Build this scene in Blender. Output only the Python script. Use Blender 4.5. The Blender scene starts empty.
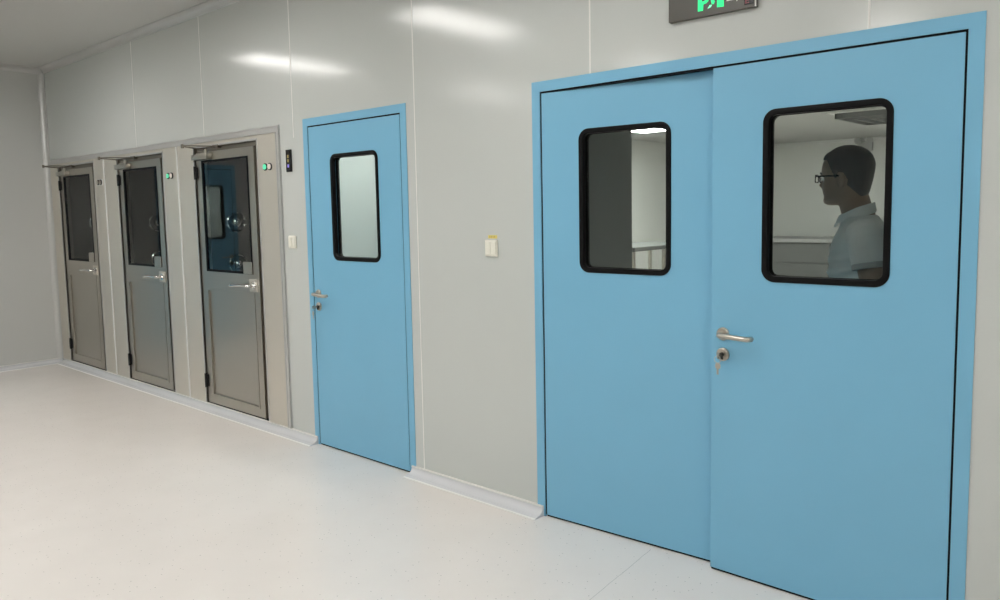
import bpy, bmesh, math, random
from mathutils import Vector, Matrix
random.seed(7)
S = bpy.context.scene
COL = S.collection
PI = math.pi

# ------------------------------------------------------------------ helpers
def bm_new(): return bmesh.new()

def box(bm, x0, x1, y0, y1, z0, z1, mi=0):
    vs = [bm.verts.new(p) for p in ((x0,y0,z0),(x1,y0,z0),(x1,y1,z0),(x0,y1,z0),(x0,y0,z1),(x1,y0,z1),(x1,y1,z1),(x0,y1,z1))]
    for q in ((0,3,2,1),(4,5,6,7),(0,1,5,4),(1,2,6,5),(2,3,7,6),(3,0,4,7)):
        f = bm.faces.new([vs[i] for i in q]); f.material_index = mi
    return vs

def bevelled(bm, w=.002, seg=2):
    bmesh.ops.bevel(bm, geom=bm.edges[:], offset=w, segments=seg, affect='EDGES', profile=.5, clamp_overlap=True)
    return bm

def bbox(x0, x1, y0, y1, z0, z1, w=.002, seg=2):
    bm = bm_new(); box(bm, x0, x1, y0, y1, z0, z1); return bevelled(bm, w, seg)

def frame_from(d, up=Vector((0,0,1))):
    d = d.normalized()
    if abs(d.dot(up)) > .98: up = Vector((1,0,0))
    a = d.cross(up).normalized(); b = a.cross(d).normalized()
    return a, b

def tube(bm, pts, rad, n=12, up=Vector((0,0,1)), mi=0):
    """closed tube through pts; rad: number, or per point number or (ra, rb)"""
    pts = [Vector(p) for p in pts]; rings = []
    for i, p in enumerate(pts):
        d = (pts[min(i+1, len(pts)-1)] - pts[max(i-1, 0)])
        a, b = frame_from(d, up)
        r = rad[i] if isinstance(rad, list) else rad
        ra, rb = r if isinstance(r, (list, tuple)) else (r, r)
        rings.append([bm.verts.new(p + a*ra*math.cos(2*PI*k/n) + b*rb*math.sin(2*PI*k/n)) for k in range(n)])
    for A, B in zip(rings, rings[1:]):
        for k in range(n):
            f = bm.faces.new((A[k], A[(k+1)%n], B[(k+1)%n], B[k])); f.material_index = mi
    f = bm.faces.new(rings[0][::-1]); f.material_index = mi
    f = bm.faces.new(rings[-1]); f.material_index = mi
    return rings

def spine(pts, n=6):
    """Catmull-Rom resample"""
    P = [Vector(p) for p in pts]; out = []
    for i in range(len(P)-1):
        p0 = P[max(i-1,0)]; p1 = P[i]; p2 = P[i+1]; p3 = P[min(i+2,len(P)-1)]
        for k in range(n):
            t = k/n
            out.append(.5*((2*p1)+(p2-p0)*t+(2*p0-5*p1+4*p2-p3)*t*t+(3*p1-p0-3*p2+p3)*t**3))
    out.append(P[-1]); return out

def cyl(bm, p0, p1, r, n=24, mi=0): return tube(bm, [p0, p1], r, n, mi=mi)

def rr(w, h, r, n=8, cx=0., cz=0.):
    """rounded rectangle outline, counter clockwise seen from -y (x right, z up)"""
    out = []
    for (sx, sz, a0) in ((1,-1,-PI/2),(1,1,0),(-1,1,PI/2),(-1,-1,PI)):
        ox, oz = cx+sx*(w/2-r), cz+sz*(h/2-r)
        for k in range(n+1):
            a = a0+k/n*PI/2
            out.append((ox+r*math.cos(a), oz+r*math.sin(a)))
    return out

def ring_solid(bm, outer, inner, y0, y1, mi=0):
    """solid ring between two outlines with equal counts, from y0 to y1"""
    n = len(outer)
    L = [[bm.verts.new((x, y, z)) for x, z in o] for o, y in ((outer,y0),(inner,y0),(inner,y1),(outer,y1))]
    for A, B in ((L[0],L[1]),(L[1],L[2]),(L[2],L[3]),(L[3],L[0])):
        for k in range(n):
            f = bm.faces.new((A[k], A[(k+1)%n], B[(k+1)%n], B[k])); f.material_index = mi
    bmesh.ops.recalc_face_normals(bm, faces=bm.faces[:])

def plate_with_hole(bm, outer, hole, y0, y1):
    """slab in the xz plane with one hole"""
    loops = []
    for y in (y0, y1):
        ed = []; lv = []
        for o in (outer, hole):
            vs = [bm.verts.new((x, y, z)) for x, z in o]
            for k in range(len(vs)): ed.append(bm.edges.new((vs[k], vs[(k+1)%len(vs)])))
            lv.append(vs)
        bmesh.ops.triangle_fill(bm, use_beauty=True, use_dissolve=False, edges=ed)
        loops.append(lv)
    for i in (0, 1):
        A, B = loops[0][i], loops[1][i]
        for k in range(len(A)): bm.faces.new((A[k], A[(k+1)%len(A)], B[(k+1)%len(A)], B[k]))
    bmesh.ops.recalc_face_normals(bm, faces=bm.faces[:])

def prism(bm, outline, y0, y1, mi=0):
    a = [bm.verts.new((x, y0, z)) for x, z in outline]; b = [bm.verts.new((x, y1, z)) for x, z in outline]
    fs = [bm.faces.new(a), bm.faces.new(b[::-1])]
    n = len(a)
    for k in range(n): fs.append(bm.faces.new((a[k], b[k], b[(k+1)%n], a[(k+1)%n])))
    for f in fs: f.material_index = mi

def extrude_profile(bm, prof, p0, p1, mi=0):
    """profile points (out, up) swept from p0 to p1; 'out' is horizontal, to the right of the sweep direction"""
    p0, p1 = Vector(p0), Vector(p1); d = (p1-p0).normalized()
    o = d.cross(Vector((0,0,1))).normalized()
    A = [bm.verts.new(p0+o*a+Vector((0,0,b))) for a, b in prof]; B = [bm.verts.new(p1+o*a+Vector((0,0,b))) for a, b in prof]
    n = len(A)
    for k in range(n): f = bm.faces.new((A[k], A[(k+1)%n], B[(k+1)%n], B[k])); f.material_index = mi
    bm.faces.new(A[::-1]); bm.faces.new(B)
    bmesh.ops.recalc_face_normals(bm, faces=bm.faces[:])

def obj(name, bm, mat, parent=None, loc=None, smooth=None, label=None):
    """link a bmesh as ONE mesh object whose origin sits at its own centre (in its parent's frame)"""
    me = bpy.data.meshes.new(name)
    bmesh.ops.recalc_face_normals(bm, faces=bm.faces[:])
    cs = [v.co for v in bm.verts]
    c = Vector([(min(v[i] for v in cs)+max(v[i] for v in cs))/2 for i in range(3)])
    bmesh.ops.translate(bm, verts=bm.verts[:], vec=-c)
    bm.to_mesh(me); bm.free()
    for m in (mat if isinstance(mat, (list, tuple)) else [mat]): me.materials.append(m)
    if smooth is not None:
        for p in me.polygons: p.use_smooth = True
        me.set_sharp_from_angle(angle=math.radians(smooth))
    o = bpy.data.objects.new(name, me); COL.objects.link(o)
    if parent: 
        base = Vector((0,0,0)) if parent.type == 'EMPTY' else -parent_origin(parent)
        o.parent = parent; o.location = c + base
    else: o.location = c
    if loc: o.location = o.location + Vector(loc)
    o['origin'] = list(c)
    if label: o['label'] = label
    return o

def parent_origin(p): return Vector(p['origin'])

def tag(o, label, cat, group=None, kind=None):
    o['label'] = label; o['category'] = cat
    if group: o['group'] = group
    if kind: o['kind'] = kind
    return o

def thing(name, label, cat, loc=(0,0,0), rz=0, group=None, kind=None):
    o = bpy.data.objects.new(name, None); COL.objects.link(o)
    o.location = loc; o.rotation_euler = (0,0,rz); o.empty_display_size = .1
    return tag(o, label, cat, group, kind)

def struct(name, bm, mat, label, cat, smooth=None):
    return tag(obj(name, bm, mat, smooth=smooth), label, cat, None, 'structure')

# ------------------------------------------------------------------ materials
def mat(name, base, rough=.5, metal=0., spec=.5, emit=None, estr=0., bump=None, aniso=0., coat=0.):
    m = bpy.data.materials.new(name); m.use_nodes = True
    nt = m.node_tree; b = nt.nodes['Principled BSDF']
    b.inputs['Base Color'].default_value = (*base, 1); b.inputs['Roughness'].default_value = rough
    b.inputs['Metallic'].default_value = metal; b.inputs['Specular IOR Level'].default_value = spec
    b.inputs['Coat Weight'].default_value = coat
    if emit: b.inputs['Emission Color'].default_value = (*emit, 1); b.inputs['Emission Strength'].default_value = estr
    if bump:
        sc, st = bump
        tc = nt.nodes.new('ShaderNodeTexCoord'); n = nt.nodes.new('ShaderNodeTexNoise'); bp = nt.nodes.new('ShaderNodeBump')
        mp = nt.nodes.new('ShaderNodeMapping')
        mp.inputs['Scale'].default_value = sc if isinstance(sc, tuple) else (sc, sc, sc)
        n.inputs['Scale'].default_value = 1.; n.inputs['Detail'].default_value = 3
        bp.inputs['Strength'].default_value = st; bp.inputs['Distance'].default_value = .01
        nt.links.new(tc.outputs['Object'], mp.inputs['Vector']); nt.links.new(mp.outputs['Vector'], n.inputs['Vector'])
        nt.links.new(n.outputs['Fac'], bp.inputs['Height']); nt.links.new(bp.outputs['Normal'], b.inputs['Normal'])
    return m

def vary_base(m, scale, amount):
    """slight mottling of the base colour by noise"""
    nt = m.node_tree; b = nt.nodes['Principled BSDF']; c = b.inputs['Base Color'].default_value[:]
    tc = nt.nodes.new('ShaderNodeTexCoord'); n = nt.nodes.new('ShaderNodeTexNoise'); n.inputs['Scale'].default_value = scale
    mx = nt.nodes.new('ShaderNodeMix'); mx.data_type = 'RGBA'
    mx.inputs['A'].default_value = (*[x*(1-amount) for x in c[:3]], 1); mx.inputs['B'].default_value = (*[min(1, x*(1+amount)) for x in c[:3]], 1)
    nt.links.new(tc.outputs['Object'], n.inputs['Vector']); nt.links.new(n.outputs['Fac'], mx.inputs['Factor'])
    nt.links.new(mx.outputs['Result'], b.inputs['Base Color'])

def glass_mat(name, tint, ior=1.5):
    m = bpy.data.materials.new(name); m.use_nodes = True; nt = m.node_tree; nt.nodes.clear()
    out = nt.nodes.new('ShaderNodeOutputMaterial'); mix = nt.nodes.new('ShaderNodeMixShader')
    tr = nt.nodes.new('ShaderNodeBsdfTransparent'); gl = nt.nodes.new('ShaderNodeBsdfGlossy')
    fr = nt.nodes.new('ShaderNodeFresnel'); ge = nt.nodes.new('ShaderNodeNewGeometry')
    inv = nt.nodes.new('ShaderNodeMath'); inv.operation = 'SUBTRACT'; inv.inputs[0].default_value = 1
    mu = nt.nodes.new('ShaderNodeMath'); mu.operation = 'MULTIPLY'
    tr.inputs['Color'].default_value = (*tint, 1); gl.inputs['Roughness'].default_value = .0
    fr.inputs['IOR'].default_value = ior
    nt.links.new(ge.outputs['Backfacing'], inv.inputs[1]); nt.links.new(fr.outputs['Fac'], mu.inputs[0]); nt.links.new(inv.outputs[0], mu.inputs[1])
    nt.links.new(mu.outputs[0], mix.inputs['Fac']); nt.links.new(tr.outputs[0], mix.inputs[1]); nt.links.new(gl.outputs[0], mix.inputs[2])
    nt.links.new(mix.outputs[0], out.inputs['Surface'])
    return m

M = {}
M['wall'] = mat('white_panel_coating', (.565,.592,.572), .14, spec=.5, bump=((1.3,1.3,1.3), .010))
M['wall_left'] = mat('grey_panel_coating', (.58,.59,.575), .34)
M['sealant'] = mat('white_sealant', (.76,.76,.73), .4)
M['ceiling'] = mat('ceiling_panel', (.56,.56,.54), .4)
M['cove'] = mat('white_cove', (.66,.67,.69), .15)
M['alu'] = mat('aluminium_trim', (.62,.62,.61), .3, metal=.6)
M['blue'] = mat('blue_door_paint', (.195,.47,.67), .34, bump=(260, .015)); vary_base(M['blue'], 3, .03)
M['gasket'] = mat('black_rubber', (.003,.004,.006), .6, spec=.15)
M['black_frame'] = mat('black_window_frame', (.003,.003,.0035), .45, spec=.15)
M['glass'] = glass_mat('clear_door_glass', (.72,.74,.73))
M['glass_steel'] = glass_mat('dark_shower_glass', (.86,.89,.88), 1.37)
M['glass_mirroring'] = glass_mat('mirroring_shower_glass', (.86,.89,.88), 1.72)  # same glass, ior raised to strengthen the mirrored blue door
M['satin'] = mat('satin_steel_panel', (.69,.655,.585), .42, metal=.7, bump=((2,60,400), .02))
M['steel'] = mat('brushed_steel', (.48,.455,.405), .31, metal=1., bump=((2,60,300), .02))
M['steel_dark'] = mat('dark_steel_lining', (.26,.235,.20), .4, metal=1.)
M['chrome'] = mat('polished_chrome', (.8,.8,.79), .12, metal=1.)
M['nickel'] = mat('brushed_nickel', (.52,.48,.42), .3, metal=1.)
M['black_hinge'] = mat('dark_hinge_metal', (.03,.03,.03), .4, metal=.5)
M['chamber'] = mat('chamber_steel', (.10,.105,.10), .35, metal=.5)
M['plastic'] = mat('cream_plastic', (.80,.79,.70), .35)
M['yellow'] = mat('yellow_sticker', (.75,.62,.16), .6)
M['ink'] = mat('dark_print', (.05,.04,.02), .7)
M['sign'] = mat('sign_face', (.075,.07,.058), .35)
M['sign_green'] = mat('sign_green_light', (.02,.5,.2), .5, emit=(.01,1.,.26), estr=.75)
M['sign_pale'] = mat('sign_pale_light', (.3,.7,.5), .5, emit=(.12,.95,.42), estr=.9)
M['sign_white'] = mat('sign_white_print', (.8,.85,.75), .5)
M['led_green'] = mat('green_lamp', (.1,.7,.4), .3, emit=(.16,.9,.5), estr=.6)
M['led_white'] = mat('white_lamp', (.8,.72,.66), .3, emit=(1,.9,.85), estr=.12)
M['led_yellow'] = mat('yellow_led', (.16,.13,.05), .3, emit=(1,.8,.2), estr=.12)
M['led_blue'] = mat('violet_led', (.12,.10,.3), .3, emit=(.3,.25,1), estr=.5)
M['led_red'] = mat('red_led', (.14,.008,.015), .3, emit=(.5,.01,.05), estr=.04)
M['black_gloss'] = mat('black_plastic', (.01,.01,.012), .2)
M['lamp_frame'] = mat('lamp_frame', (.8,.8,.8), .4)
M['bench'] = mat('bench_white', (.36,.36,.35), .4)
M['bench_grey'] = mat('bench_grey', (.13,.135,.13), .45)
M['back_wall'] = mat('back_room_panel', (.60,.60,.58), .4)
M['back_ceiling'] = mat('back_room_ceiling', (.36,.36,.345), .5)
M['partition'] = mat('grey_partition_panel', (.19,.205,.195), .25)

# floor: pale epoxy with fine dark specks and one hairline joint
def floor_mat():
    m = mat('pale_epoxy_floor', (.70,.675,.645), .24, spec=.5)
    nt = m.node_tree; b = nt.nodes['Principled BSDF']; L = nt.links.new
    tc = nt.nodes.new('ShaderNodeTexCoord'); vo = nt.nodes.new('ShaderNodeTexVoronoi'); vo.inputs['Scale'].default_value = 42
    no = nt.nodes.new('ShaderNodeTexNoise'); no.inputs['Scale'].default_value = 5; no.inputs['Detail'].default_value = 5
    lt = nt.nodes.new('ShaderNodeMath'); lt.operation = 'LESS_THAN'; lt.inputs[1].default_value = .11
    gt = nt.nodes.new('ShaderNodeMath'); gt.operation = 'GREATER_THAN'; gt.inputs[1].default_value = .5
    sep = nt.nodes.new('ShaderNodeSeparateColor')
    mu = nt.nodes.new('ShaderNodeMath'); mu.operation = 'MULTIPLY'
    mu2 = nt.nodes.new('ShaderNodeMath'); mu2.operation = 'MULTIPLY'; mu2.inputs[1].default_value = .55
    mx = nt.nodes.new('ShaderNodeMix'); mx.data_type = 'RGBA'
    cr = nt.nodes.new('ShaderNodeMix'); cr.data_type = 'RGBA'
    cr.inputs['A'].default_value = (.77,.725,.685,1); cr.inputs['B'].default_value = (.83,.785,.745,1)
    mx.inputs['B'].default_value = (.16,.16,.15,1)
    L(tc.outputs['Object'], vo.inputs['Vector']); L(tc.outputs['Object'], no.inputs['Vector'])
    L(vo.outputs['Distance'], lt.inputs[0]); L(vo.outputs['Color'], sep.inputs[0]); L(sep.outputs[0], gt.inputs[0])
    L(lt.outputs[0], mu.inputs[0]); L(gt.outputs[0], mu.inputs[1]); L(mu.outputs[0], mu2.inputs[0])
    L(no.outputs['Fac'], cr.inputs['Factor']); L(cr.outputs['Result'], mx.inputs['A']); L(mu2.outputs[0], mx.inputs['Factor'])
    L(mx.outputs['Result'], b.inputs['Base Color'])
    # fine joint line x = -1.755 + .099*(-y), from y = 0 to y = -.7 (object space: floor centre)
    geo = nt.nodes.new('ShaderNodeNewGeometry'); sx = nt.nodes.new('ShaderNodeSeparateXYZ'); L(geo.outputs['Position'], sx.inputs[0])
    def mth(op, a, b_=None):
        q = nt.nodes.new('ShaderNodeMath'); q.operation = op
        for i, v in enumerate((a, b_)):
            if v is None: continue
            if isinstance(v, (int, float)): q.inputs[i].default_value = v
            else: L(v, q.inputs[i])
        return q.outputs[0]
    dx = mth('ADD', sx.outputs[0], mth('ADD', mth('MULTIPLY', sx.outputs[1], .099), 1.755))
    wob = mth('MULTIPLY', mth('SUBTRACT', no.outputs['Fac'], .5), .02)
    on = mth('LESS_THAN', mth('ABSOLUTE', mth('ADD', dx, wob)), .0012)
    on = mth('MULTIPLY', on, mth('MULTIPLY', mth('LESS_THAN', sx.outputs[1], 0.), mth('GREATER_THAN', sx.outputs[1], -.8)))
    cm = nt.nodes.new('ShaderNodeMix'); cm.data_type = 'RGBA'; cm.inputs['B'].default_value = (.32,.32,.30,1)
    L(mth('MULTIPLY', on, .6), cm.inputs['Factor']); L(mx.outputs['Result'], cm.inputs['A']); L(cm.outputs['Result'], b.inputs['Base Color'])
    bp = nt.nodes.new('ShaderNodeBump'); n2 = nt.nodes.new('ShaderNodeTexNoise'); n2.inputs['Scale'].default_value = 3
    bp.inputs['Strength'].default_value = .03; bp.inputs['Distance'].default_value = .01
    L(tc.outputs['Object'], n2.inputs['Vector']); L(n2.outputs['Fac'], bp.inputs['Height']); L(bp.outputs['Normal'], b.inputs['Normal'])
    return m
M['floor'] = floor_mat()

def lamp_mat(name, col, st):
    m = bpy.data.materials.new(name); m.use_nodes = True; nt = m.node_tree; nt.nodes.clear()
    e = nt.nodes.new('ShaderNodeEmission'); o = nt.nodes.new('ShaderNodeOutputMaterial')
    e.inputs['Color'].default_value = (*col, 1); e.inputs['Strength'].default_value = st
    nt.links.new(e.outputs[0], o.inputs['Surface']); return m
M['lamp'] = lamp_mat('hall_lamp_light', (1.,.972,.935), 15.0)
M['lamp_back'] = lamp_mat('back_room_lamp_light', (.97,1.,.955), 98.)
M['lamp_lobby'] = lamp_mat('lobby_lamp_light', (1.,1.,.965), 41.)

# ------------------------------------------------------------------ layout numbers (metres)
XL = -8.908; XR = 2.6; YF = -6.6; CZ = 3.052
SX0, SX1, SZ1 = -8.875, -4.583, 2.115          # steel front block
D1 = (-4.312, -3.315, 2.128)                     # single door, outside of frame
D2 = (-2.403, -.531, 2.128)                      # double door
FW = .048                                        # frame width
WT = .05                                         # wall thickness

# ------------------------------------------------------------------ setting: the hall
bm = bm_new(); box(bm, -10.5, 3.2, YF-.1, 12.6, -.12, 0)
struct('floor', bm, M['floor'], 'pale grey speckled glossy epoxy floor of the hall', 'floor')

bm = bm_new(); box(bm, XL-.1, XR+.1, YF-.1, WT, CZ, CZ+.08)
struct('ceiling', bm, M['ceiling'], 'plain light grey panel ceiling of the hall', 'ceiling')

def wall_with_openings(x0, x1, z1, ops, y0, y1):
    bm = bm_new(); x = x0
    for a, b, h in ops:
        box(bm, x, a, y0, y1, 0, z1); box(bm, a, b, y0, y1, h, z1); x = b
    box(bm, x, x1, y0, y1, 0, z1); return bm
bm = wall_with_openings(XL, XR, CZ, [(SX0, SX1, SZ1), D1, D2], 0, WT)
# white sealant beads in the seams between wall panels, 1.18 m apart
for k in range(-2, 8):
    x = -.884-1.18*k
    lo = 0.045
    for a, b, h in [(SX0, SX1, SZ1), D1, D2]:
        if a-.01 < x < b+.01: lo = h
    if -4.5 < x < -4.35: lo = 2.02
    if x < -7.5 or x > XR: continue
    box(bm, x-.004, x+.004, -.0012, .004, lo, CZ-.05, 1)
struct('wall_back', bm, [M['wall'], M['sealant']], 'long light grey panel wall holding the steel and blue doors', 'wall')

LDY0, LDY1 = -2.075, -1.07                        # blue door in the left wall, out of frame, mirrored in the glass
bm = bm_new()
box(bm, XL-.05, XL, YF, LDY0, 0, CZ); box(bm, XL-.05, XL, LDY1, 0.05, 0, CZ); box(bm, XL-.05, XL, LDY0, LDY1, 2.128, CZ)
struct('wall_left', bm, M['wall_left'], 'plain grey end wall at the left of the hall', 'wall')
bm = bm_new(); box(bm, XR, XR+.05, YF, .05, 0, CZ)
struct('wall_right', bm, M['wall'], 'light grey panel wall closing the right end of the hall', 'wall')
bm = bm_new(); box(bm, XL-.05, XR+.05, YF-.05, YF, 0, CZ)
struct('wall_front', bm, M['wall'], 'light grey panel wall facing the doors across the hall', 'wall')

# coved skirting: (out, up) profile
cove = [(.0,.0),(.066,.0),(.070,.003),(.066,.006),(.058,.0065)]
for k in range(9):
    a = k/8*PI/2
    cove.append((.010+.044*(1-math.sin(a)), .010+.034*(1-math.cos(a))))
cove += [(.010,.048),(.0,.050)]
def skirting(p0, p1, label, name='baseboard_back'):
    bm = bm_new(); extrude_profile(bm, cove, p0, p1)
    extrude_profile(bm, [(.0,.046),(.013,.046),(.013,.051),(.0,.0525)], p0, p1, 1)
    extrude_profile(bm, [(.066,.0),(.078,.0),(.076,.003),(.066,.005)], p0, p1, 1)
    return struct(name, bm, [M['cove'], M['sealant']], label, 'skirting', smooth=35)
skirting((XL+.07, 0, 0), (-4.279, 0, 0), 'white coved skirting under the steel doors up to the narrow blue door')
skirting((-3.343, 0, 0), (-2.364, 0, 0), 'short white coved skirting between the narrow and the wide blue door')
skirting((-.57, 0, 0), (XR, 0, 0), 'white coved skirting right of the wide blue door')
skirting((XL, LDY1+.0, 0), (XL, .0, 0), 'white coved skirting along the left end wall by the corner', 'baseboard_left')
skirting((XL, YF, 0), (XL, LDY0, 0), 'white coved skirting along the left end wall beyond its blue door', 'baseboard_left')

# rounded aluminium coves: ceiling/wall and the vertical corner
def cove_strip(p0, p1, name, label):
    prof = [(0,0),(.0,-.055),(.006,-.055),(.010,-.05)]
    for k in range(1, 7):
        a = k/7*PI/2
        prof.append((.010+.042*(1-math.cos(a)), -.05+.040*math.sin(a)))
    prof += [(.052,-.008),(.058,-.006),(.058,0)]
    bm = bm_new(); extrude_profile(bm, prof, p0, p1)
    struct(name, bm, M['alu'], label, 'trim', smooth=35)
cove_strip((XL+.055, 0, CZ), (XR, 0, CZ), 'trim_1', 'aluminium cove between the ceiling and the long door wall')
cove_strip((XL, YF, CZ), (XL, 0, CZ), 'trim_2', 'aluminium cove between the ceiling and the left end wall')
bm = bm_new()
prof = [(0,0),(.05,0),(.05,-.005)]
for k in range(1, 7):
    a = k/7*PI/2
    prof.append((.006+.042*(1-math.sin(a)), -.006-.042*(1-math.cos(a))))
prof += [(.005,-.05),(0,-.05)]
va = [bm.verts.new((XL+x, y, .045)) for x, y in prof]; vb = [bm.verts.new((XL+x, y, CZ-.05)) for x, y in prof]
for k in range(len(va)): bm.faces.new((va[k], va[(k+1)%len(va)], vb[(k+1)%len(va)], vb[k]))
bm.faces.new(va[::-1]); bm.faces.new(vb)
struct('trim_3', bm, M['alu'], 'vertical rounded aluminium strip in the corner left of the steel doors', 'trim', smooth=35)

# aluminium edging round the steel fronts
bm = bm_new()
box(bm, SX0, SX1, -.010, .03, 2.071, SZ1); box(bm, SX0, SX1-.006, -.014, -.008, 2.106, SZ1); box(bm, SX0, SX1-.006, -.014, -.008, 2.071, 2.078)
box(bm, -4.622, SX1, -.010, .03, .05, 2.071); box(bm, -4.592, SX1, -.014, -.008, .05, SZ1); box(bm, -4.622, -4.615, -.014, -.008, .05, 2.071)
struct('trim_4', bm, M['alu'], 'aluminium edging along the top and right of the steel fronts', 'trim')

# ------------------------------------------------------------------ air showers
def air_shower(x0, x1, a0, a1, ordinal, elbow_dx, lit):
    """x0..x1 the front, a0..a1 the door opening"""
    t = thing('air_shower', {1:'steel air shower front in the corner by the left end wall, door lamps unlit',
                             2:'middle of the three steel air showers, plain dark glass in its door',
                             3:'steel air shower nearest the narrow blue door, blue reflection in its glass'}[ordinal],
              'air shower', (x0, 0, 0), 0, 'air showers in the long wall')
    w = x1-x0; a = a0-x0; b = a1-x0; TOP, HD, BOT = 2.071, 2.037, .045
    bm = bm_new()
    box(bm, .004, a, -.004, .02, BOT, TOP); box(bm, b, w-.004, -.004, .02, BOT, TOP); box(bm, a, b, -.004, .02, HD, TOP)
    obj('front_panel', bm, M['satin'], t)
    if ordinal < 3:
        obj('joint_strip', bbox(w-.020, w-.0005, -.008, .0, BOT, TOP, .002), M['sealant'], t)
    # opening edge strips catch the light
    bm = bm_new(); box(bm, a-.012, a, -.007, .02, BOT, HD+.012); box(bm, b, b+.012, -.007, .02, BOT, HD+.012); box(bm, a, b, -.007, .02, HD, HD+.012)
    obj('opening_edge', bm, M['alu'], t)
    # recessed door frame
    bm = bm_new(); l0, l1, lt = a+.012, b-.058, HD-.036
    box(bm, a, l0-.002, .004, .09, BOT, HD); box(bm, l1+.002, b, .022, .09, BOT, HD); box(bm, a, b, .016, .09, lt+.003, HD)
    box(bm, l1+.026, l1+.034, .012, .03, BOT, HD)
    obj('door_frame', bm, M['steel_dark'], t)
    # leaf: stiles and rails as one welded frame
    zb = BOT+.012
    gx0, gx1, gz0, gz1 = l0+.085, l1-.085, 1.10, 1.935
    px0, px1, pz0, pz1 = l0+.07, l1-.07, .125, .955
    bm = bm_new()
    def ring2(o, i, y0, y1):
        box(bm, o[0], i[0], y0, y1, o[2], o[3]); box(bm, i[1], o[1], y0, y1, o[2], o[3])
    F0, F1 = .006, .05
    box(bm, l0, gx0, F0, F1, zb, lt); box(bm, gx1, l1, F0, F1, zb, lt); box(bm, gx0, gx1, F0, F1, gz1, lt)
    box(bm, gx0, gx1, F0, F1, .955, gz0); box(bm, gx0, gx1, F0, F1, zb, pz0)
    leaf = obj('door', bm, M['steel'], t)
    # lower panel with its raised edge moulding
    bm = bm_new(); box(bm, gx0, gx1, .016, .04, pz0, pz1)
    obj('lower_panel', bm, M['steel'], leaf)
    bm = bm_new(); ring_solid(bm, [(px0,pz0-.01),(px1,pz0-.01),(px1,pz1+.008),(px0,pz1+.008)], [(px0+.018,pz0+.008),(px1-.018,pz0+.008),(px1-.018,pz1-.010),(px0+.018,pz1-.010)], .002, .014)
    obj('panel_moulding', bm, M['steel'], leaf)
    bm = bm_new(); ring_solid(bm, [(gx0-.004,gz0-.004),(gx1+.004,gz0-.004),(gx1+.004,gz1+.004),(gx0-.004,gz1+.004)], [(gx0+.014,gz0+.012),(gx1-.012,gz0+.012),(gx1-.012,gz1-.012),(gx0+.014,gz1-.012)], .003, .022)
    obj('glass_gasket', bm, M['gasket'], leaf)
    bm = bm_new(); box(bm, gx0, gx1, .010, .017, gz0, gz1)
    obj('glass_pane', bm, M['glass_steel' if ordinal < 3 else 'glass_mirroring'], leaf)
    obj('lock_box', bbox(gx1-.115, gx1+.003, -.004, .023, gz0-.002, gz0+.085, .003), M['steel'], leaf)
    # lever handle on its plate
    hz, hx = 1.018, l1-.055
    obj('handle_plate', bbox(hx-.075, hx+.03, -.001, .008, hz-.045, hz+.045, .002), M['satin'], leaf)
    bm = bm_new(); cyl(bm, (hx,.004,hz), (hx,-.014,hz), .026)
    tube(bm, spine([(hx,-.01,hz),(hx,-.045,hz),(hx-.02,-.058,hz),(hx-.10,-.062,hz+.002),(hx-.235,-.060,hz-.004),(hx-.255,-.042,hz-.006)], 6), .0105, 12)
    obj('lever_handle', bm, M['chrome'], leaf, smooth=40)
    for z0, z1 in ((1.80,1.90),(.175,.285)):
        bm = bm_new(); cyl(bm, (l0-.004,-.006,z0), (l0-.004,-.006,z1), .011, 12); box(bm, l0-.004, l0+.022, -.001, .007, z0+.008, z1-.008)
        obj('hinge', bm, M['black_hinge'], leaf, smooth=40)
    # hydraulic closer: body on the leaf, scissor arms reaching into the hall
    bm = bbox(l0+.012, l0+.25, -.042, .006, lt-.058, lt-.016, .004)
    cyl(bm, (l0+.20,-.02,lt-.02), (l0+.20,-.02,lt+.018), .014)
    cl = obj('closer_body', bm, M['steel'], leaf, smooth=40)
    ex, ey, ez = a+elbow_dx, -.205, 2.028
    bm = bm_new()
    for p, q in (((l0+.20,-.02,lt+.014),(ex,ey,ez)), ((ex,ey,ez+.006),(l0+.33,.01,HD-.004))):
        tube(bm, [p, q], (.009,.004), 8)
    cyl(bm, (ex,ey,ez-.012), (ex,ey,ez+.016), .010, 12); box(bm, l0+.29, l0+.37, -.012, .02, HD-.018, HD+.006)
    obj('closer_arm', bm, M['steel_dark'], t, smooth=40)
    obj('threshold', bbox(a, b, -.002, .09, .03, BOT+.009, .001), M['gasket'], t)
    # indicator plate beside the door
    ix = b+.075
    if ordinal == 3: ix = b+.083
    pl = obj('indicator_plate', bbox(ix-.012, ix+.118, -.007, -.003, 1.818, 1.876, .0015), M['sealant' if not lit else 'satin'], t)
    for k, (dx, key) in enumerate(((.026,'led_green'),(.083,'led_white'))):
        bm = bm_new(); 
        q = obj('lamp_bezel', (lambda q: (cyl(q, (ix+dx,-.004,1.847), (ix+dx,-.014,1.847), .025, 20), q)[1])(bm_new()), M['black_hinge'], t, smooth=40)
        bm = bm_new(); cyl(bm, (ix+dx,-.012,1.847), (ix+dx,-.019,1.847), .018, 20)
        on = lit and (k == 0 or ordinal >= 2)
        obj('indicator_lamp', bm, M[key] if on else M['nickel'], q, smooth=40, label='glowing green indicator lamp' if (on and k == 0) else None)
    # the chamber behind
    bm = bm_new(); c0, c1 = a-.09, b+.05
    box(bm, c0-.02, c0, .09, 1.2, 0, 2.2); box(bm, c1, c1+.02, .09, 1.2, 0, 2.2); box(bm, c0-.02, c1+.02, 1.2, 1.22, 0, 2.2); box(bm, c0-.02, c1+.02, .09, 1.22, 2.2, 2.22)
    box(bm, c0-.02, a, .07, .09, 0, 2.2); box(bm, b, c1+.02, .07, .09, 0, 2.2); box(bm, c0, c1, .07, .09, HD, 2.2)
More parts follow.
